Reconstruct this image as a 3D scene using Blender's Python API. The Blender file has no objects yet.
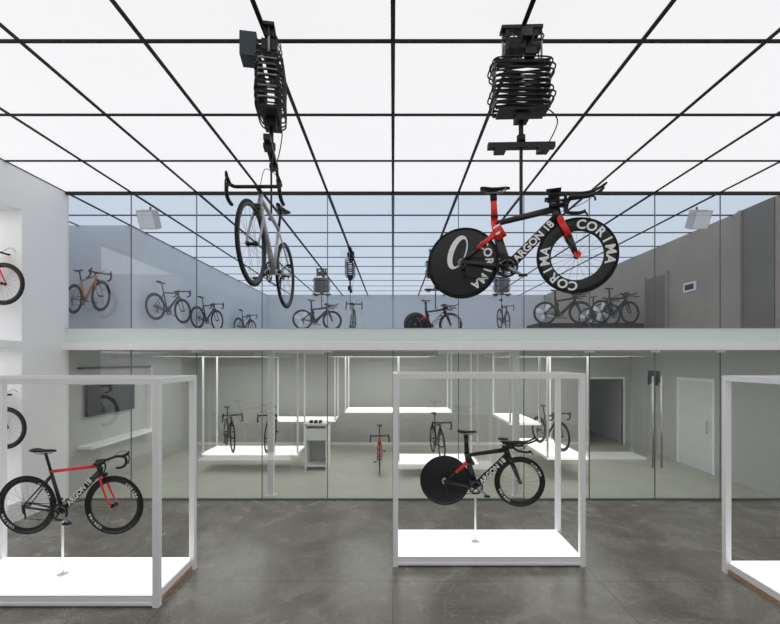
import bpy, bmesh, math
from mathutils import Vector, Matrix
S=bpy.context.scene
S.view_settings.view_transform='Standard'
S.view_settings.look='None'
COL=S.collection
R90=Matrix.Rotation(math.pi/2,4,'X')

# ------------------------------------------------------------ materials
def mat(name,col,rough=.5,metal=0.,emit=0.,noise=0.,scale=4.,coat=0.,ecol=None):
    m=bpy.data.materials.new(name); m.use_nodes=True
    nt=m.node_tree; b=nt.nodes['Principled BSDF']
    b.inputs['Base Color'].default_value=(*col,1)
    b.inputs['Roughness'].default_value=rough
    b.inputs['Metallic'].default_value=metal
    b.inputs['Coat Weight'].default_value=coat
    if emit>0:
        b.inputs['Emission Color'].default_value=(*(ecol or col),1)
        b.inputs['Emission Strength'].default_value=emit
    if noise>0:
        tc=nt.nodes.new('ShaderNodeTexCoord'); n=nt.nodes.new('ShaderNodeTexNoise')
        n.inputs['Scale'].default_value=scale; n.inputs['Detail'].default_value=6
        r=nt.nodes.new('ShaderNodeValToRGB')
        r.color_ramp.elements[0].position=.3; r.color_ramp.elements[1].position=.7
        r.color_ramp.elements[0].color=(*[c*(1-noise) for c in col],1)
        r.color_ramp.elements[1].color=(*[min(1,c*(1+noise)) for c in col],1)
        nt.links.new(tc.outputs['Object'],n.inputs['Vector'])
        nt.links.new(n.outputs['Fac'],r.inputs['Fac'])
        nt.links.new(r.outputs['Color'],b.inputs['Base Color'])
    return m
def glass_mat(name,tint,base,edge):
    m=bpy.data.materials.new(name); m.use_nodes=True
    nt=m.node_tree; nt.nodes.clear()
    o=nt.nodes.new('ShaderNodeOutputMaterial'); mx=nt.nodes.new('ShaderNodeMixShader')
    t=nt.nodes.new('ShaderNodeBsdfTransparent'); t.inputs[0].default_value=(*tint,1)
    g=nt.nodes.new('ShaderNodeBsdfGlossy'); g.inputs['Roughness'].default_value=0.0
    g.inputs['Color'].default_value=(.93,.96,1,1)
    lw=nt.nodes.new('ShaderNodeLayerWeight'); lw.inputs['Blend'].default_value=.5
    p=nt.nodes.new('ShaderNodeMath'); p.operation='POWER'; p.inputs[1].default_value=3
    mr=nt.nodes.new('ShaderNodeMath'); mr.operation='MULTIPLY_ADD'
    mr.inputs[1].default_value=edge; mr.inputs[2].default_value=base
    nt.links.new(lw.outputs['Facing'],p.inputs[0]); nt.links.new(p.outputs[0],mr.inputs[0])
    nt.links.new(mr.outputs[0],mx.inputs[0]); nt.links.new(t.outputs[0],mx.inputs[1])
    nt.links.new(g.outputs[0],mx.inputs[2]); nt.links.new(mx.outputs[0],o.inputs[0])
    return m
def floor_mat():
    m=bpy.data.materials.new('polished_concrete_tile'); m.use_nodes=True
    nt=m.node_tree; b=nt.nodes['Principled BSDF']
    tc=nt.nodes.new('ShaderNodeTexCoord')
    n1=nt.nodes.new('ShaderNodeTexNoise'); n1.inputs['Scale'].default_value=.8; n1.inputs['Detail'].default_value=10; n1.inputs['Distortion'].default_value=2.2
    n2=nt.nodes.new('ShaderNodeTexNoise'); n2.inputs['Scale'].default_value=14; n2.inputs['Detail'].default_value=5
    n3=nt.nodes.new('ShaderNodeTexNoise'); n3.inputs['Scale'].default_value=1.3; n3.inputs['Detail'].default_value=5; n3.inputs['Distortion'].default_value=3.0
    r=nt.nodes.new('ShaderNodeValToRGB'); e=r.color_ramp.elements
    e[0].position=.34; e[0].color=(.145,.134,.112,1)
    e[1].position=.66; e[1].color=(.255,.241,.208,1)
    x=e.new(.5); x.color=(.190,.178,.151,1)
    v=nt.nodes.new('ShaderNodeValToRGB'); ve=v.color_ramp.elements      # thin pale veins
    ve[0].position=.487; ve[0].color=(0,0,0,1); ve[1].position=.513; ve[1].color=(0,0,0,1); q=ve.new(.5); q.color=(1,1,1,1)
    mx=nt.nodes.new('ShaderNodeMixRGB'); mx.blend_type='OVERLAY'; mx.inputs[0].default_value=.2
    mv=nt.nodes.new('ShaderNodeMixRGB'); mv.blend_type='ADD'; mv.inputs[2].default_value=(.09,.083,.07,1)
    br=nt.nodes.new('ShaderNodeTexBrick'); br.offset=0; br.inputs['Scale'].default_value=1
    br.inputs['Brick Width'].default_value=2.431; br.inputs['Row Height'].default_value=1.2155; br.inputs['Mortar Size'].default_value=.006
    br.inputs['Color1'].default_value=(1,1,1,1); br.inputs['Color2'].default_value=(.93,.93,.93,1); br.inputs['Mortar'].default_value=(.5,.5,.5,1)
    mb=nt.nodes.new('ShaderNodeMixRGB'); mb.blend_type='MULTIPLY'; mb.inputs[0].default_value=1
    L=nt.links.new
    for n in (n1,n2,n3,br): L(tc.outputs['Object'],n.inputs['Vector'])
    L(n1.outputs['Fac'],r.inputs['Fac']); L(r.outputs['Color'],mx.inputs[1]); L(n2.outputs['Fac'],mx.inputs[2])
    L(n3.outputs['Fac'],v.inputs['Fac']); L(v.outputs['Color'],mv.inputs[0]); L(mx.outputs[0],mv.inputs[1])
    L(mv.outputs[0],mb.inputs[1]); L(br.outputs['Color'],mb.inputs[2]); L(mb.outputs[0],b.inputs['Base Color'])
    rr=nt.nodes.new('ShaderNodeMapRange'); rr.inputs[3].default_value=.18; rr.inputs[4].default_value=.34
    L(n1.outputs['Fac'],rr.inputs[0]); L(rr.outputs[0],b.inputs['Roughness'])
    return m
M={}
M['white']=mat('white_paint',(.93,.932,.935),.6,noise=.01)
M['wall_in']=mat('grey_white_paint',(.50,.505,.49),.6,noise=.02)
M['wall_blue']=mat('pale_grey_paint',(.72,.74,.76),.5,noise=.03)
M['brown']=mat('taupe_plaster',(.36,.30,.24),.6,noise=.10,scale=1.2)
M['browndark']=mat('dark_taupe',(.17,.145,.115),.6,noise=.10,scale=1.2)
M['floor']=floor_mat()
M['floor_in']=mat('pale_resin_floor',(.54,.555,.48),.35,noise=.05,scale=1.5)
M['ceil']=mat('stretch_ceiling_light',(.12,.12,.12),.6,emit=.88,ecol=(.985,.985,1.0))
M['ceil2']=mat('mirrored_ceiling_glow',(.15,.15,.15),.6,emit=.72,ecol=(.78,.87,1.0))  # dim bluish glow imitates the ceiling's reflection in the upper glass
M['bar']=mat('black_aluminium',(.003,.003,.004),.6)
M['bar2']=mat('mirrored_grid_blue',(.006,.010,.017),.5)  # blue tint put into the colour for the grid's reflection
M['frame_w']=mat('white_powder_coat',(.93,.93,.93),.4)
M['glow']=mat('opal_light_panel',(.9,.9,.9),.4,emit=1.35,ecol=(1,1,1))
M['glow2']=mat('soft_opal_panel',(.9,.9,.9),.4,emit=.8,ecol=(1,1,.98))
M['led']=mat('led_panel',(.9,.9,.9),.4,emit=2.1,ecol=(1,1,.98))
M['wood']=mat('oak_edge',(.42,.27,.17),.5,noise=.2,scale=12)
M['fascia']=mat('pale_green_fascia',(.78,.86,.84),.3)
M['glass_up']=glass_mat('grey_tinted_glass',(.89,.92,.945),.07,.5)
M['glass_lo']=glass_mat('clear_glass',(.83,.84,.82),.10,.4)
M['seam']=mat('silicone_seam',(.12,.14,.15),.4)
M['steel']=mat('brushed_steel',(.6,.6,.6),.3,metal=1)
M['screen']=mat('dark_screen',(.012,.014,.016),.3)
M['tyre']=mat('tyre_rubber',(.006,.006,.006),.8)
M['carbon']=mat('carbon_black',(.006,.006,.007),.3,coat=.2)
M['carbonrim']=mat('carbon_rim',(.009,.009,.010),.42)
M['greyrim']=mat('grey_rim',(.03,.03,.033),.4,metal=.2)
M['black']=mat('satin_black',(.005,.005,.006),.55)
M['red']=mat('red_paint',(.85,.018,.008),.35,coat=.3)
M['orange']=mat('orange_paint',(.62,.21,.04),.3,coat=.5)
M['silver']=mat('silver_paint',(.40,.41,.42),.3,metal=.35,coat=.3)
M['bwhite']=mat('white_decal',(.95,.95,.95),.4)
M['alloy']=mat('grey_alloy',(.30,.30,.31),.3,metal=.9)
M['navy']=mat('dark_teal_housing',(.02,.035,.045),.5)

# ------------------------------------------------------------ mesh helper
class B:
    def __init__(s): s.bm=bmesh.new(); s.mats=[]
    def mi(s,k):
        if k not in s.mats: s.mats.append(k)
        return s.mats.index(k)
    def box(s,a,b,k,rot=None,piv=None):
        x0,y0,z0=a;x1,y1,z1=b
        P=[(x0,y0,z0),(x1,y0,z0),(x1,y1,z0),(x0,y1,z0),(x0,y0,z1),(x1,y0,z1),(x1,y1,z1),(x0,y1,z1)]
        if rot is not None:
            c=Vector(piv) if piv else Vector(((x0+x1)/2,(y0+y1)/2,(z0+z1)/2))
            P=[c+rot@(Vector(p)-c) for p in P]
        v=[s.bm.verts.new(p) for p in P]; i=s.mi(k)
        for f in ((0,3,2,1),(4,5,6,7),(0,1,5,4),(1,2,6,5),(2,3,7,6),(3,0,4,7)):
            fc=s.bm.faces.new([v[j] for j in f]); fc.material_index=i
    def loft(s,rings,k,closed=False,cap=True,smooth=True):
        i=s.mi(k); V=[[s.bm.verts.new(p) for p in r] for r in rings]; n=len(V[0])
        seq=list(zip(V[:-1],V[1:]))
        if closed: seq.append((V[-1],V[0]))
        for a,b in seq:
            for j in range(n):
                f=s.bm.faces.new((a[j],a[(j+1)%n],b[(j+1)%n],b[j])); f.material_index=i; f.smooth=smooth
        if cap and not closed:
            f=s.bm.faces.new(V[0][::-1]); f.material_index=i
            f=s.bm.faces.new(V[-1]); f.material_index=i
    def tube(s,p0,p1,a,b,k,n=12):
        """elliptic tube; a,b = (in-plane half width, lateral half width)"""
        p0=Vector(p0);p1=Vector(p1);ax=(p1-p0).normalized()
        u=Vector((0,1,0)); 
        if abs(ax.dot(u))>.9: u=Vector((0,0,1))
        u=(u-ax*ax.dot(u)).normalized(); v=ax.cross(u)
        R=[]
        for p,(w,l) in ((p0,a),(p1,b)):
            R.append([p+v*w*math.cos(2*math.pi*j/n)+u*l*math.sin(2*math.pi*j/n) for j in range(n)])
        s.loft(R,k)
    def pipe(s,pts,r,k,n=8,sub=4,closed=False):
        P=[Vector(p) for p in pts]
        if sub>1 and len(P)>2:
            Q=[];m=len(P); rng=range(m if closed else m-1)
            for i in rng:
                if closed: p0,p1,p2,p3=P[i-1],P[i],P[(i+1)%m],P[(i+2)%m]
                else: p0,p1,p2,p3=P[max(i-1,0)],P[i],P[i+1],P[min(i+2,m-1)]
                for t in range(sub):
                    t=t/sub
                    Q.append(.5*((2*p1)+(p2-p0)*t+(2*p0-5*p1+4*p2-p3)*t*t+(3*p1-p0-3*p2+p3)*t**3))
            if not closed: Q.append(P[-1])
            P=Q
        m=len(P); rings=[]; up=None
        for i in range(m):
            if closed: t=P[(i+1)%m]-P[i-1]
            else: t=P[min(i+1,m-1)]-P[max(i-1,0)]
            t.normalize()
            if up is None:
                up=Vector((0,0,1)) if abs(t.z)<.9 else Vector((1,0,0))
            up=(up-t*t.dot(up)).normalized(); w=t.cross(up)
            rr=r if not isinstance(r,(list,tuple)) else r[0]+(r[1]-r[0])*i/(m-1)
            rings.append([P[i]+up*rr*math.cos(2*math.pi*j/n)+w*rr*math.sin(2*math.pi*j/n) for j in range(n)])
        s.loft(rings,k,closed=closed)
    def lathe(s,prof,c,k,seg=48):
        c=Vector(c); rings=[]
        for i in range(seg):
            a=2*math.pi*i/seg
            rings.append([c+Vector((r*math.sin(a),y,r*math.cos(a))) for r,y in prof])
        s.loft(rings,k,closed=True)
    def poly(s,pts,k):
        f=s.bm.faces.new([s.bm.verts.new(p) for p in pts]); f.material_index=s.mi(k)
    def cyl(s,p0,p1,r,k,n=16): s.tube(p0,p1,(r,r),(r,r),k,n)
    def text(s,t,size,mx,k,off=.03):
        cu=bpy.data.curves.new('t','FONT'); cu.body=t; cu.size=size; cu.offset=off*size
        cu.align_x='CENTER'; cu.align_y='CENTER'; cu.resolution_u=3
        ob=bpy.data.objects.new('t',cu); COL.objects.link(ob)
        bpy.context.view_layer.update()
        me=bpy.data.meshes.new_from_object(ob)
        i=s.mi(k); V=[s.bm.verts.new(mx@v.co) for v in me.vertices]
        for p in me.polygons:
            try:
                f=s.bm.faces.new([V[j] for j in p.vertices]); f.material_index=i
            except ValueError: pass
        bpy.data.objects.remove(ob); bpy.data.meshes.remove(me); bpy.data.curves.remove(cu)
    def mesh(s,name,recalc=True):
        if recalc: bmesh.ops.recalc_face_normals(s.bm,faces=s.bm.faces)
        me=bpy.data.meshes.new(name); s.bm.to_mesh(me); s.bm.free()
        for k in s.mats: me.materials.append(M[k])
        return me
    def obj(s,name,parent=None):
        o=bpy.data.objects.new(name,s.mesh(name)); COL.objects.link(o)
        if parent: o.parent=parent
        return o
def empty(name,loc=(0,0,0),mx=None):
    e=bpy.data.objects.new(name,None); e.empty_display_size=.2; COL.objects.link(e)
    if mx is not None: e.matrix_world=mx
    else: e.location=loc
    return e
def boxes(name,lst,parent=None):
    b=B()
    for a,c,k in lst: b.box(a,c,k)
    return b.obj(name,parent)

# ------------------------------------------------------------ room
XL,XR=-6.07,7.29; G=7.69; ZC=5.72; YB=-4.5; YF=20.0; ZS=3.19; ZB=2.786; YI=12.7
T=1.2155
boxes('floor',[((-8.1,YB,-.1),(XR,G,0),'floor')])
boxes('floor_showroom',[((XL,G,-.1),(XR,YI+3,0),'floor_in')])
boxes('ceiling',[((-8.1,YB,ZC),(XR+.1,G,ZC+.1),'ceil')])
boxes('ceiling_mirrored',[((-8.1,G,ZC),(XR+.1,YF,ZC+.1),'ceil2')])  # built copy in place of the ceiling's reflection in the upper glass
b=B(); w=.021
for i in range(-6,7):
    x=i*T
    if x<XR: b.box((x-w,YB,ZC-.012),(x+w,G,ZC-.0004),'bar')
i=0
while G-i*T>YB:
    y=G-i*T
    if i>0: b.box((-8,y-w,ZC-.0125),(XR,y+w,ZC-.0008),'bar')
    i+=1
b.box((-8,G-.03,ZC-.05),(XR,G+.03,ZC),'bar')
b.obj('trim_ceiling_grid')
b=B(); w=.028
for i in range(-6,7):
    x=i*T
    if x<XR: b.box((x-w,G+.03,ZC-.012),(x+w,YF,ZC-.0004),'bar2')
i=1
while G+i*T<YF:
    y=G+i*T; b.box((-8,y-w,ZC-.0125),(XR,y+w,ZC-.0008),'bar2'); i+=1
b.obj('trim_ceiling_grid_mirrored')  # built copy in place of the grid's reflection
boxes('wall_left',[((-8.1,YB,0),(-8,G,ZC),'white'),
  ((-8,6.77,0),(XL,G+.06,ZC),'white'),
  ((-8,YB,5.05),(XL,6.77,ZC),'white'),
  ((-8,YB,2.80),(XL,6.77,2.91),'white'),
  ((-8,YB,0),(XL,6.77,.30),'white'),
  ((-8,3.4,.30),(XL,3.5,5.05),'white'),
  ((-7.9,3.6,5.035),(-6.3,6.5,5.05),'glow'),((-7.9,3.6,2.785),(-6.3,6.5,2.80),'glow')])  # glow strips under header and shelf added to brighten the niches
boxes('wall_right',[((XR,YB,0),(XR+.1,G,ZC),'white')])
boxes('wall_front',[((-8.1,YB-.1,0),(XR+.1,YB,ZC),'white')])
boxes('wall_left_mezzanine',[((-8.1,G+.06,ZS),(-8,9.59,ZC),'wall_blue'),((-8.1,9.59,ZS),(XL,YF,ZC),'wall_blue')])
boxes('wall_back_mezzanine',[((-8.1,YF,ZS),(XR+.1,YF+.1,ZC),'wall_blue')])
boxes('wall_right_mezzanine',[((XR,G,ZS),(XR+.1,YF,ZC),'brown'),
   ((XR-.06,8.62,ZS),(XR,8.70,ZC),'brown'),((XR-.03,11.0,ZS),(XR,11.9,4.9),'browndark'),
   ((XR-.06,10.93,ZS),(XR,11.0,4.97),'brown'),((XR-.06,11.9,ZS),(XR,11.97,4.97),'brown'),
   ((XR-.02,7.9,ZS),(XR,8.6,ZC),'browndark')])
boxes('floor_mezzanine',[((-8.1,G+.07,ZB+.02),(XR+.1,YF,ZS),'wall_blue')])
boxes('ceiling_showroom',[((XL,G+.07,ZB),(XR,YI+3,ZB+.02),'wall_in')])
boxes('trim_beam',[((XL,G-.09,ZB),(XR,G+.06,2.916),'white'),((XL,G-.035,2.916),(XR,G-.015,3.18),'fascia'),((XL,G-.045,3.18),(XR,G-.01,3.19),'steel')])
boxes('wall_left_showroom',[((XL-.1,G+.06,0),(XL,YI,ZB),'wall_in')])
boxes('wall_right_showroom',[((XR,G,0),(XR+.1,YI+3,ZB),'wall_in')])
DX0,DX1,DH=6.02,7.05,2.02
boxes('wall_back_showroom',[((XL,YI,0),(DX0,YI+.1,ZB),'wall_in'),((DX1,YI,0),(XR,YI+.1,ZB),'wall_in'),
   ((DX0,YI,DH),(DX1,YI+.1,ZB),'wall_in'),((DX0-.3,YI+2.9,0),(XR,YI+3,ZB),'browndark'),((DX0-.4,YI+.1,0),(DX0-.3,YI+3,ZB),'browndark')])
boxes('trim_doorway',[((DX0-.06,YI-.03,0),(DX0,YI+.12,DH+.06),'frame_w'),((DX1,YI-.03,0),(DX1+.06,YI+.12,DH+.06),'frame_w'),
   ((DX0,YI-.03,DH),(DX1,YI+.12,DH+.06),'frame_w')])
for x0,x1 in ((-5.2,-2.9),(-1.4,.9),(2.6,5.4)):
    boxes('ceiling_led_light',[((x0,8.6,ZB-.02),(x1,11.8,ZB-.001),'led'),
      ((x0-.03,8.57,ZB-.11),(x1+.03,8.6,ZB-.001),'wall_in'),((x0-.03,11.8,ZB-.11),(x1+.03,11.83,ZB-.001),'wall_in'),
      ((x0-.03,8.6,ZB-.11),(x0,11.8,ZB-.001),'wall_in'),((x1,8.6,ZB-.11),(x1+.03,11.8,ZB-.001),'wall_in')])
boxes('baseboard_back',[((XL,YI-.015,0),(DX0-.06,YI,.08),'frame_w')])
# glazing
b=B(); s=B()
for i in range(-5,6):
    x0=i*T+.006+ (0 if i>-5 else .01); x1=(i+1)*T-.006
    b.poly(((x0,G,2.916),(x1,G,2.916),(x1,G,ZC-.05),(x0,G,ZC-.05)),'glass_up')
    s.poly(((x0,G,.03),(x1,G,.03),(x1,G,ZB),(x0,G,ZB)),'glass_lo')
b.obj('window_1'); s.obj('window_2')
b=B()
for i in range(-4,6):
    x=i*T
    b.box((x-.007,G-.008,.03),(x+.007,G+.008,ZB),'seam')
    b.box((x-.007,G-.008,2.916),(x+.007,G+.008,ZC-.05),'seam')
b.box((XL,G-.02,0),(XR,G+.02,.03),'seam')
for x in (-3*T,-T,T,3*T,5*T,4*T):
    b.box((x-.09,G-.02,2.74),(x+.09,G+.02,ZB),'steel')
b.obj('trim_glass_joints')
b=B()
for x in (4*T-.08,4*T+.08):
    b.cyl((x,G-.07,.62),(x,G-.07,2.3),.016,'steel')
    for z in (.75,2.15): b.cyl((x,G-.08,z),(x,G+.01,z),.01,'steel')
b.obj('door_1_handles')
for x in (-2.34,2.36):
    boxes('column',[((x-.055,7.9,0),(x+.055,8.0,ZB),'white'),((x-.09,7.87,0),(x+.09,8.03,.02),'white')])

# ------------------------------------------------------------ bicycles
CACHE={}
def wheel(kind,rimk,tyrek,letters):
    b=B(); c=(0,0,0)
    b.lathe([(.325+.0125*math.cos(2*math.pi*j/10),.0125*math.sin(2*math.pi*j/10)) for j in range(10)],c,tyrek,56)
    if kind=='disc':
        b.lathe([(.316,.010),(.30,.014),(.06,.022),(.02,.024),(.02,-.024),(.06,-.022),(.30,-.014),(.316,-.010)],c,rimk,56)
    else:
        d={'deep':.215,'mid':.262,'four':.27,'shallow':.285}[kind]
        b.lathe([(.316,.010),(.295,.013),(d+.01,.008),(d,.002),(d,-.002),(d+.01,-.008),(.295,-.013),(.316,-.010)],c,rimk,56)
        if kind=='four':
            for q in range(4):
                a=q*math.pi/2+.4; dx,dz=math.sin(a),math.cos(a)
                b.tube((dx*.02,0,dz*.02),(dx*.28,0,dz*.28),(.04,.012),(.075,.008),'bwhite',10)
        else:
            for q in range(20):
                a=2*math.pi*q/20; a2=a+(.35 if q%2 else -.35); y=.03 if q%4<2 else -.03
                b.tube((.018*math.sin(a2),y,.018*math.cos(a2)),(d*math.sin(a),0,d*math.cos(a)),(.0014,.0014),(.0014,.0014),'alloy',4)
    b.cyl((0,-.045,0),(0,.045,0),.014,'black'); b.cyl((0,-.036,0),(0,-.028,0),.024,'black'); b.cyl((0,.028,0),(0,.036,0),.024,'black')
    if letters:
        Rr={'deep':.266,'disc':.245}.get(kind,.286)
        sz={'deep':.110,'disc':.105}.get(kind,.04)
        step={'deep':.33,'disc':.34}.get(kind,.13)
        y=.0165 if kind!='disc' else .0205
        for side in (0,1):
            Z=Matrix.Rotation(math.pi*side,4,'Z')
            for st in letters:
                for j,ch in enumerate('CORIMA'):
                    a=st+(j-2.5)*step
                    mx=Z@Matrix.Translation((0,-y,0))@R90@Matrix.Rotation(-a,4,'Z')@Matrix.Translation((0,Rr,0))
                    b.text(ch,sz,mx,'bwhite')
            if kind=='disc' :
                # big crescent emblem
                ca,sa=math.cos(-.35),math.sin(-.35)
                def P(px,pz,y=.0235): return Z@Vector((-.045+px*ca-pz*sa,-y,.10+px*sa+pz*ca))
                n=22
                for q in range(n):
                    t0=2*math.pi*q/n; t1=2*math.pi*(q+1)/n
                    o=lambda t:(.085*math.cos(t),.165*math.sin(t)); i=lambda t:(.020+.052*math.cos(t),.0+.135*math.sin(t))
                    b.poly([P(*o(t0)),P(*o(t1)),P(*i(t1)),P(*i(t0))],'bwhite')
    return b.mesh('wheel')
def saddle_bm(b,x,z,k='black'):
    rings=[]
    for t,w,h,dz in ((-.135,.035,.008,.012),(-.125,.066,.016,.010),(-.09,.072,.02,.004),(-.03,.05,.018,-.003),(.03,.028,.016,-.002),(.09,.02,.015,.001),(.125,.016,.012,-.002),(.135,.008,.006,-.006)):
        rings.append([Vector((x+t,w*math.cos(2*math.pi*j/14),z+dz+h*math.sin(2*math.pi*j/14))) for j in range(14)])
    b.loft(rings,k)
    for y in (-.022,.022): b.pipe([(x-.11,y,z),(x-.06,y,z-.035),(x+.05,y,z-.035),(x+.1,y,z-.005)],.0045,'alloy',6,3)
BBP=(-.09,0,-.07)
def crank_bm(b):
    x,_,z=BBP
    b.lathe([(.098,-.043),(.098,-.048),(.078,-.048),(.078,-.043)],(x,0,z),'black',32)
    b.lathe([(.072,-.038),(.072,-.042),(.060,-.042),(.060,-.038)],(x,0,z),'alloy',32)
    for q in range(5):
        a=2*math.pi*q/5; b.tube((x,-.045,z),(x+.085*math.sin(a),-.045,z+.085*math.cos(a)),(.012,.004),(.008,.004),'black',6)
    b.cyl((x,-.07,z),(x,.07,z),.016,'black')
    a=math.radians(35)
    for sy,sg in ((-1,1),(1,-1)):
        ex=x+sg*.17*math.cos(a); ez=z-sg*.17*math.sin(a)
        b.tube((x,sy*.06,z),(ex,sy*.075,ez),(.018,.009),(.012,.008),'alloy',8)
        b.cyl((ex,sy*.07,ez),(ex,sy*.135,ez),.006,'alloy',6)
        b.box((ex-.04,min(sy*.09,sy*.14),ez-.01),(ex+.035,max(sy*.09,sy*.14),ez+.008),'black')
    for j in range(6):
        r=.05-.005*j; b.lathe([(r,-.020-.004*j),(r,-.0215-.004*j),(.015,-.0215-.004*j),(.015,-.020-.004*j)],(-.5,0,0),'alloy',20)
    b.tube((x,-.045,z+.095),(-.5,-.035,.04),(.004,.004),(.004,.004),'black',6)
    b.tube((x,-.045,z-.095),(-.475,-.035,-.145),(.004,.004),(.004,.004),'black',6)
    b.tube((-.5,-.05,-.02),(-.485,-.05,-.08),(.018,.012),(.015,.012),'black',8)
    b.tube((-.485,-.045,-.075),(-.475,-.045,-.145),(.012,.005),(.012,.005),'black',8)
def road_bike_parts(st):
    f,ac,fk=st['frame'],st['accent'],st['fork']
    b=B()
    b.tube(BBP,(.335,0,.385),(.034,.026),(.030,.022),f)
    b.tube(BBP,(-.229,0,.40),(.022,.020),(.017,.017),st.get('seat',f))
    b.tube((-.22,0,.385),(.318,0,.452),(.017,.017),(.021,.018),ac)
    b.tube((.351,0,.341),(.308,0,.482),(.026,.024),(.022,.021),f)
    for y in (-1,1):
        b.tube((-.10,y*.03,-.07),(-.5,y*.062,0),(.016,.009),(.010,.008),f)
        b.tube((-.218,y*.014,.34),(-.5,y*.060,0),(.010,.008),(.008,.006),st.get('stay',f))
    b.cyl((-.09,-.04,-.07),(-.09,.04,-.07),.027,f)
    b.tube((-.229,0,.40),(-.288,0,.60),(.015,.013),(.015,.013),'black')
    v=Vector((.335,0,.385))-Vector(BBP); ang=math.atan2(v.z,v.x)
    if st.get('label'):
        for side in (0,1):
            Z=Matrix.Rotation(math.pi*side,4,'Z')
            cx=(BBP[0]+.335)/2; cz=(BBP[2]+.385)/2
            sgn=-1 if side else 1
            mx=Matrix.Translation((cx,0,cz))@Z@Matrix.Translation((0,-.028,0))@R90@Matrix.Rotation(ang*sgn,4,'Z')
            b.text(st['label'],.078,mx,'bwhite')
    P={'frame':b.mesh('frame')}
    b=B()
    for y in (-1,1):
        b.pipe([(.352,y*.018,.345),(.38,y*.045,.27),(.43,y*.052,.14),(.5,y*.052,0)],[.015,.008],fk,8,4)
    b.tube((.352,-.04,.345),(.352,.04,.345),(.016,.016),(.016,.016),fk)
    b.box((.385,-.025,.33),(.41,.025,.37),'black')
    P['fork']=b.mesh('fork')
    b=B()
    b.cyl((.308,0,.482),(.30,0,.512),.018,'black'); b.tube((.300,0,.505),(.40,0,.515),(.018,.018),(.018,.02),'black')
    for y in (-1,1):
        b.pipe([(.40,0,.515),(.40,y*.12,.515),(.405,y*.185,.514),(.44,y*.205,.512),(.49,y*.21,.495),(.505,y*.212,.45),(.485,y*.215,.40),(.44,y*.215,.375),(.385,y*.215,.37)],.0155,'black',8,3)
        b.tube((.465,y*.207,.512),(.535,y*.203,.545),(.020,.016),(.014,.013),'black')
        b.tube((.53,y*.203,.55),(.545,y*.203,.575),(.014,.013),(.008,.009),'black')
        b.pipe([(.525,y*.203,.54),(.545,y*.205,.49),(.525,y*.212,.42)],.007,'black',6,3)
    b.pipe([(.53,.19,.55),(.52,.10,.60),(.42,.03,.50),(.36,.0,.40)],.003,'black',5,4)
    P['handlebar']=b.mesh('handlebar')
    b=B(); saddle_bm(b,-.30,.625); P['saddle']=b.mesh('saddle')
    b=B(); crank_bm(b); P['drivetrain']=b.mesh('drivetrain')
    return P
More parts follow.
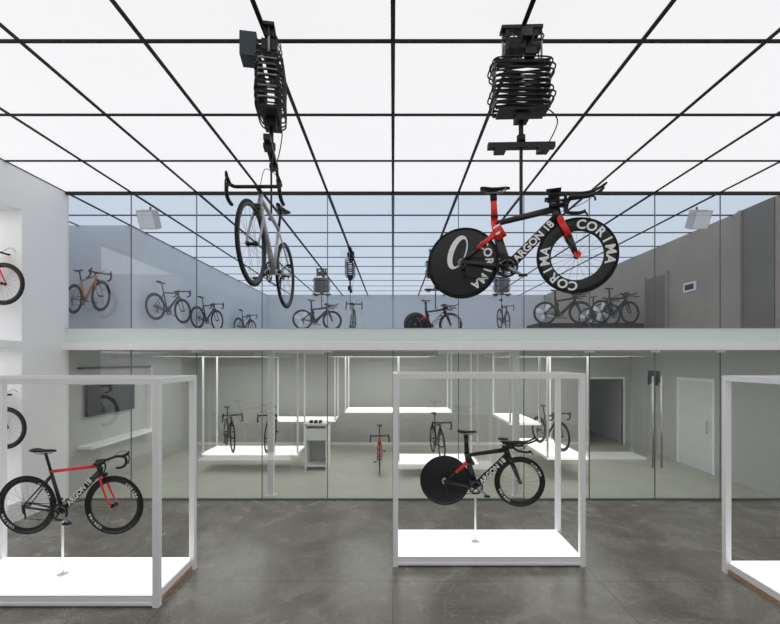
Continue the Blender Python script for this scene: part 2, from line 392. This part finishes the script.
def tt_bike_parts(st):
    f,ac,fk=st['frame'],st['accent'],st['fork']
    b=B()
    b.tube(BBP,(.345,0,.36),(.048,.022),(.042,.020),f)
    b.tube(BBP,(-.17,0,.20),(.045,.020),(.040,.018),f)
    b.tube((-.165,0,.19),(-.205,0,.37),(.042,.018),(.036,.017),ac)
    b.tube((-.20,0,.345),(.33,0,.43),(.026,.018),(.032,.02),f)
    b.tube((.355,0,.31),(.315,0,.46),(.042,.020),(.036,.018),f)
    b.tube((-.11,0,.22),(-.205,0,.37),(.02,.012),(.03,.014),ac)
    for y in (-1,1):
        b.tube((-.11,y*.03,-.07),(-.5,y*.062,0),(.024,.010),(.014,.008),f)
        b.tube((-.20,y*.016,.25),(-.36,y*.040,.12),(.024,.008),(.018,.007),st.get('stay',ac))
        b.tube((-.36,y*.040,.12),(-.5,y*.060,.0),(.018,.007),(.012,.006),f)
    b.cyl((-.09,-.04,-.07),(-.09,.04,-.07),.034,f)
    b.tube((-.205,0,.36),(-.215,0,.635),(.032,.011),(.026,.010),ac)
    b.tube((-.205,0,.40),(-.206,0,.43),(.0335,.0125),(.0335,.0125),'black')
    b.tube((-.212,0,.56),(-.215,0,.62),(.031,.0125),(.031,.0125),'black')
    if ac=='red':
        for z0 in (.29,.22): b.poly([(-.215,-.0195,z0),(-.155,-.0195,z0+.03),(-.155,-.0195,z0+.05),(-.215,-.0195,z0+.02)],'bwhite')
    v=Vector((.345,0,.36))-Vector(BBP); ang=math.atan2(v.z,v.x)
    if st.get('label'):
        for side in (0,1):
            sgn=-1 if side else 1; Z=Matrix.Rotation(math.pi*side,4,'Z')
            mx=Matrix.Translation(((BBP[0]+.345)/2+.01,0,(BBP[2]+.36)/2))@Z@Matrix.Translation((0,-.024,0))@R90@Matrix.Rotation(ang*sgn,4,'Z')
            b.text(st['label'],.092,mx,'bwhite')
    P={'frame':b.mesh('frame')}
    b=B()
    for y in (-1,1):
        b.tube((.358,y*.03,.33),(.43,y*.046,.17),(.030,.009),(.026,.008),fk)
        b.tube((.43,y*.046,.17),(.5,y*.050,0),(.026,.008),(.012,.007),st.get('fork2',fk))
    b.tube((.356,-.04,.335),(.356,.04,.335),(.022,.022),(.022,.022),fk)
    if fk=='red': b.cyl((.5,-.056,0),(.5,-.05,0),.03,'red')
    P['fork']=b.mesh('fork')
    b=B()
    b.tube((.315,0,.44),(.305,0,.475),(.036,.022),(.034,.022),'black')
    b.tube((.27,0,.46),(.43,0,.46),(.028,.024),(.020,.03),'black')
    for y in (-1,1):
        b.tube((.41,0,.46),(.43,y*.19,.455),(.024,.012),(.018,.012),'black')
        b.pipe([(.43,y*.185,.455),(.46,y*.20,.45),(.55,y*.20,.44),(.60,y*.20,.455)],.016,'black',8,3)
        b.pipe([(.57,y*.20,.45),(.61,y*.20,.43),(.615,y*.20,.40)],.008,'black',6,3)
        b.cyl((.34,y*.07,.46),(.34,y*.07,.53),.014,'black'); b.cyl((.40,y*.07,.46),(.40,y*.07,.53),.014,'black')
        b.pipe([(.26,y*.07,.525),(.50,y*.06,.525),(.62,y*.055,.535),(.71,y*.055,.575)],.0125,'black',8,3)
        b.tube((.24,y*.10,.555),(.36,y*.10,.555),(.014,.045),(.014,.05),'black')
        b.tube((.70,y*.055,.57),(.73,y*.055,.595),(.014,.012),(.008,.008),'black')
    b.pipe([(.60,.20,.45),(.52,.05,.40),(.40,0,.38)],.003,'black',5,4)
    b.pipe([(.69,.055,.57),(.56,.0,.46),(.38,0,.40)],.003,'black',5,4)
    P['handlebar']=b.mesh('handlebar')
    b=B(); saddle_bm(b,-.20,.665); P['saddle']=b.mesh('saddle')
    b=B(); crank_bm(b); P['drivetrain']=b.mesh('drivetrain')
    return P
ST={
 'hero':dict(tt=1,frame='carbon',accent='red',fork='red',fork2='carbon',label='ARGON 18',rim='carbonrim',rear='disc',front='deep',let=(.95,.95+math.pi),rlet=(1.75,)),
 'boxtt':dict(tt=1,frame='carbon',accent='carbon',stay='red',fork='carbon',fork2='carbon',label='ARGON 18',rim='carbonrim',rear='disc',front='mid',let=(0.9,4.0),rlet=None),
 'redroad':dict(frame='carbon',accent='red',fork='red',stay='carbon',label='ARGON 18',rim='carbonrim',rear='mid',front='mid',let=(.9,4.0),rlet=(.9,4.0)),
 'silver':dict(frame='silver',accent='silver',fork='silver',label=None,rim='greyrim',rear='shallow',front='shallow',let=None,rlet=None),
 'orange':dict(frame='orange',accent='orange',fork='orange',label=None,rim='carbonrim',rear='mid',front='mid',let=None,rlet=None),
 'black':dict(frame='carbon',accent='carbon',fork='carbon',label=None,rim='carbonrim',rear='mid',front='mid',let=None,rlet=None),
 'red':dict(frame='red',accent='red',fork='red',label=None,rim='carbonrim',rear='mid',front='mid',let=None,rlet=None),
 'spoke':dict(tt=1,frame='carbon',accent='carbon',fork='carbon',label=None,rim='carbonrim',rear='four',front='mid',let=None,rlet=None),
}
def bike(style,loc,yaw,pitch=0,roll=0,post=None):
    st=ST[style]
    if style not in CACHE:
        P=(tt_bike_parts if st.get('tt') else road_bike_parts)(st)
        P['wheel_rear']=wheel(st['rear'],st['rim'],'tyre',st['rlet'])
        P['wheel_front']=wheel(st['front'],st['rim'],'tyre',st['let'])
        CACHE[style]=P
    P=CACHE[style]
    mx=Matrix.Translation(loc)@Matrix.Rotation(yaw,4,'Z')@Matrix.Rotation(pitch,4,'Y')@Matrix.Rotation(roll,4,'X')
    e=empty('time_trial_bicycle' if st.get('tt') else 'road_bicycle',mx=mx)
    for k,me in P.items():
        o=bpy.data.objects.new(k,me); COL.objects.link(o); o.parent=e
        if k=='wheel_rear': o.location=(-.5,0,0)
        if k=='wheel_front': o.location=(.5,0,0)
    if post is not None:      # slim display post under the bottom bracket
        z=post-loc[2]; x=-.09
        b=B(); b.cyl((x,0,z),(x,0,-.10),.013,'frame_w'); b.cyl((x,0,z),(x,0,z+.012),.06,'frame_w'); b.cyl((x,0,-.135),(x,0,-.10),.022,'steel')
        b.obj('display_post',e)
    return e

# ------------------------------------------------------------ display frames
def frame_box(x0,x1,y0,y1,h):
    e=empty('showcase_frame',(x0,y0,0)); w=.065
    W=x1-x0; D=y1-y0
    b=B()
    for x in (0,W-w):
        for y in (0,D-w): b.box((x,y,0),(x+w,y+w,h-w),'frame_w')
    b.box((0,0,h-w),(W,w,h),'frame_w'); b.box((0,D-w,h-w),(W,D,h),'frame_w')
    b.box((0,w,h-w),(w,D-w,h),'frame_w'); b.box((W-w,w,h-w),(W,D-w,h),'frame_w')
    b.box((w,.0,0.02),(W-w,.03,.05),'frame_w'); b.box((w,D-.03,.02),(W-w,D,.05),'frame_w')
    b.obj('frame',e)
    b=B()
    b.box((w*.6,.012,.05),(W-w*.6,D-.012,.125),'frame_w'); b.obj('platform',e)
    b=B(); b.box((.03,w,.0),(.05,D-w,.05),'wood'); b.box((W-.05,w,.0),(W-.03,D-w,.05),'wood'); b.box((w,.035,0),(W-w,.045,.02),'wood'); b.obj('plinth',e)
    b=B(); b.box((w,.02,.125),(W-w,D-.02,.135),'glow'); b.obj('light_panel',e)
frame_box(-4.90,-2.46,4.34,5.19,2.41)
frame_box(0.0,2.42,5.20,6.03,2.43)
frame_box(4.05,6.45,4.25,5.10,2.41)
bike('redroad',(-3.70,4.75,.936),0.0,post=.135)
bike('boxtt',(1.205,5.6,.963),-.06,post=.135)

# suspended bicycles with scissor lifts
def lift(x,y,zbar,zhook,ang,side_motor=False):
    o=ZC-.013
    e=empty('ceiling_bicycle_lift',mx=Matrix.Translation((x,y,o))@Matrix.Rotation(ang,4,'Z'))
    b=B()
    b.box((-.19,-.05,-.03),(.19,.05,0),'black')
    b.box((-.15,-.04,-.10),(-.11,.04,-.03),'black'); b.box((.11,-.04,-.10),(.15,.04,-.03),'black')
    b.box((-.15,-.07,-.23),(.03,.07,-.13),'black'); b.cyl((.03,0,-.18),(.17,0,-.18),.05,'black')
    b.cyl((-.18,0,-.11),(.18,0,-.11),.016,'black')
    b.box((.02,-.09,-.30),(.12,-.02,-.24),'black'); b.box((-.24,-.04,-.33),(.24,.04,-.31),'black')
    b.cyl((-.17,0,-.33),(-.17,0,-.03),.010,'alloy'); b.cyl((.19,0,-.33),(.19,0,-.03),.010,'alloy')
    for xx in (-.12,-.04,.06,.15): b.pipe([(xx,-.06,-.08),(xx+.03,-.1,-.15),(xx-.02,-.09,-.24),(xx,-.05,-.32)],.006,'black',6,3)
    b.obj('hoist',e)
    b=B()
    if side_motor: b.box((-.12,.12,-.28),(.06,.27,-.06),'navy'); b.box((-.05,.0,-.18),(.0,.13,-.12),'black')
    else: b.box((-.02,-.11,-.15),(.08,-.05,-.07),'navy')
    b.obj('motor_housing',e)
    b=B(); z0=-.33; n=9; dz=.050
    for i in range(n):
        z=z0-i*dz
        for yy in (-.07,.07):
            b.tube((-.25,yy,z),(.25,yy,z-dz),(.010,.005),(.010,.005),'black',6)
            b.tube((.25,yy+.012,z),(-.25,yy+.012,z-dz),(.010,.005),(.010,.005),'black',6)
        w=.27+.025*math.sin(i*1.3)
        b.pipe([(-w,0,z-.01),(-w+.03,-.11,z-.015),(0,-.125,z-.02),(w-.03,-.11,z-.025),(w,0,z-.03),(w-.03,.11,z-.025),(0,.125,z-.02),(-w+.03,.11,z-.015)],.0075,'black',6,4,closed=True)
        b.cyl((-.25,-.08,z),(-.25,.09,z),.009,'alloy',8); b.cyl((.25,-.08,z),(.25,.09,z),.009,'alloy',8)
    zb=z0-n*dz
    b.obj('scissor_arms',e)
    b=B(); b.box((-.22,-.08,zb-.025),(.22,.08,zb),'black'); b.box((-.06,-.05,zb-.10),(.06,.05,zb-.025),'black')
    zbar=zbar-o; zhook=zhook-o
    b.cyl((0,0,zb-.1),(0,0,zbar),.022,'black'); b.cyl((0,0,zbar+.02),(0,0,zbar+.08),.04,'black')
    b.box((-.31,-.03,zbar-.04),(.31,.03,zbar+.01),'black')
    for xx in (-.2,.2): b.box((xx-.05,-.04,zbar-.08),(xx+.05,.04,zbar-.04),'black')
    b.pipe([(.05,-.06,zb-.05),(.2,-.08,zb-.02),(.32,-.05,zb-.12),(.25,-.02,zbar)],.006,'black',6,6)
    b.obj('hanger_bar',e)
    b=B(); b.box((-.014,-.008,zhook),(.014,.008,zbar-.04),'black'); b.tube((-.03,0,zhook),(.05,0,zhook+.01),(.01,.03),(.01,.03),'black',8); b.obj('hanging_strap',e)
    return e
bike('hero',(1.14,3.79,3.52),-.29,0)
lift(1.20,3.88,4.62,3.94,-.03)
bike('silver',(-1.12,3.80,3.50),math.radians(-90.5),math.radians(-3))
lift(-1.17,3.98,4.60,3.95,math.radians(99),side_motor=True)
# built bicycles and lifts standing in for reflections in the upper glass
bike('boxtt',(1.13,11.65,3.60),.1); lift(1.2,11.68,4.60,4.05,0)
bike('silver',(-1.13,11.6,3.60),math.radians(-80)); lift(-1.2,11.6,4.60,4.05,math.radians(90))
bike('spoke',(-2.55,14.0,3.95),math.radians(20)); lift(-2.43,14.1,4.85,4.40,0)
bike('black',(3.75,14.0,3.95),math.radians(60)); lift(3.7,14.1,4.85,4.40,0)

# niche bicycles
def bracket(x,y,z,yw):
    b=B(); b.cyl((x,y,z),(x,yw,z),.012,'steel'); b.cyl((x,yw-.012,z),(x,yw,z),.05,'steel'); b.obj('wall_bracket')
bike('red',(-6.69,6.58,3.81),0); bracket(-6.78,6.62,3.74,6.77)
bike('black',(-6.66,6.58,1.52),0); bracket(-6.75,6.62,1.45,6.77)
bike('orange',(-6.80,9.2,3.99),math.radians(-25)); bracket(-6.89,9.27,3.92,9.59)  # built bike in place of a niche bike's reflection in the glass
for y,zz in ((10.7,3.92),(12.9,3.88),(16.2,3.88)):  # built bikes in place of those mirrored at the left of the glass
    bike('black',(XL+.30,y,zz),math.radians(80))
    b=B(); b.cyl((XL,y-.1,zz-.06),(XL+.28,y-.1,zz-.06),.012,'steel'); b.cyl((XL,y-.1,zz-.06),(XL+.012,y-.1,zz-.06),.05,'steel'); b.obj('wall_bracket')
# built row at right, standing in for bikes reflected in the upper glass
boxes('low_plinth',[((4.1,11.7,ZS),(7.1,12.7,3.645),'bar'),((6.0,12.7,ZS),(7.2,13.9,3.645),'bar')])
bike('spoke',(5.0,12.2,3.99),math.radians(-8)); bike('spoke',(6.45,12.0,3.99),math.radians(14))
bike('spoke',(6.6,13.3,3.99),math.radians(-70))

def speaker(x,y,z):
    e=empty('ceiling_speaker',(x,y,z))
    b=B(); r=Matrix.Rotation(math.radians(25),3,'X'); b.box((-.17,-.10,-.18),(.17,.10,.18),'wall_in',rot=r); b.box((-.15,-.115,-.16),(.15,-.10,.16),'white',rot=r,piv=(0,0,0))
    b.obj('cabinet',e)
    b=B(); b.cyl((0,.05,.0),(0,.05,ZC-z),.02,'black'); b.obj('bracket',e)
speaker(-4.95,8.4,5.45); speaker(6.2,8.4,5.45)
boxes('wall_sign',[((XR-.03,9.95,4.28),(XR,10.35,4.50),'bwhite'),((XR-.035,10.0,4.32),(XR-.03,10.3,4.46),'bar')])

# ------------------------------------------------------------ showroom behind the glass
def hanging_shelf(x0,x1,y0,y1,z):
    e=empty('hanging_display_shelf',(x0,y0,z)); W=x1-x0;D=y1-y0
    b=B(); b.box((0,0,-.05),(W,D,0),'frame_w')
    b.obj('shelf',e); b=B(); b.box((.02,.02,0),(W-.02,D-.02,.01),'glow2'); b.box((.0,-.006,-.045),(W,0,-.002),'glow2'); b.obj('light_panel',e)
    b=B()
    for x in (.0,W-.035):
        for y in (0,D-.035): b.box((x,y,0),(x+.035,y+.035,ZB-z),'frame_w')
    b.obj('hanger_posts',e)
hanging_shelf(-4.43,-2.2,9.6,10.4,.44)
hanging_shelf(.11,1.9,9.2,10.0,.33)
hanging_shelf(-1.28,1.57,11.0,11.8,1.245)
hanging_shelf(-3.4,-1.6,11.5,12.2,.93)
hanging_shelf(3.35,4.26,9.0,11.2,.48)
hanging_shelf(2.45,3.1,8.7,10.2,1.28)
bike('black',(-3.95,9.98,.80),math.radians(-60)); bike('black',(-2.95,10.0,.80),math.radians(-83))
bike('black',(1.02,9.6,.69),math.radians(-84)); bike('black',(3.78,10.0,.84),math.radians(-80))
bike('red',(-.32,9.9,.345),math.radians(-88))
b=B()
for x in (-2.08,-1.59): 
    b.box((x,9.75,0),(x+.04,10.25,1.08),'white')
b.box((-2.08,9.75,1.04),(-1.55,10.25,1.10),'white'); b.box((-2.04,9.77,.70),(-1.59,10.23,.98),'white'); b.box((-2.04,9.77,.08),(-1.59,10.23,.12),'white')
b.box((-2.04,10.2,.08),(-1.59,10.24,1.04),'wall_in')
for q in (-1.98,-1.87,-1.76): b.box((q,9.8,1.1),(q+.06,9.95,1.16),'black')
b.obj('service_counter')
b=B()
b.box((XL+.02,8.13,1.48),(XL+.08,9.6,2.10),'screen'); b.box((XL,8.7,1.7),(XL+.02,9.0,1.9),'bar'); b.obj('wall_television')
boxes('wall_shelf',[((XL,7.95,.88),(XL+.30,10.2,.93),'white')])
boxes('trim_niche',[((XL,7.95,2.42),(XL+.12,10.2,2.46),'bar'),((XL,10.2,.88),(XL+.12,10.24,2.46),'white')])
Xd=XR-.002
b=B(); b.box((Xd-.03,9.4,0.002),(Xd,10.5,2.1),'wall_blue'); b.box((Xd-.045,9.33,0.002),(Xd,9.4,2.17),'frame_w'); b.box((Xd-.045,10.5,0.002),(Xd,10.57,2.17),'frame_w'); b.box((Xd-.045,9.4,2.1),(Xd,10.5,2.17),'frame_w')
b.cyl((Xd-.08,9.52,.9),(Xd-.08,9.52,1.2),.012,'steel'); b.obj('door_2')
boxes('wall_panel',[((5.35,YI-.03,1.3),(5.7,YI,1.75),'wall_in'),((XR-.03,11.3,1.9),(XR,11.8,2.3),'screen')])

# ------------------------------------------------------------ world + camera
w=bpy.data.worlds.new('world'); S.world=w; w.use_nodes=True
w.node_tree.nodes['Background'].inputs[0].default_value=(.05,.05,.055,1)
cam=bpy.data.cameras.new('camera'); co=bpy.data.objects.new('camera',cam); COL.objects.link(co)
co.location=(0,0,2.6); co.rotation_euler=(math.pi/2,0,0)
cam.sensor_fit='HORIZONTAL'; cam.sensor_width=36; cam.lens=414/780*36
cam.shift_y=48/780; cam.shift_x=-3/780
cam.clip_start=.05
S.camera=co
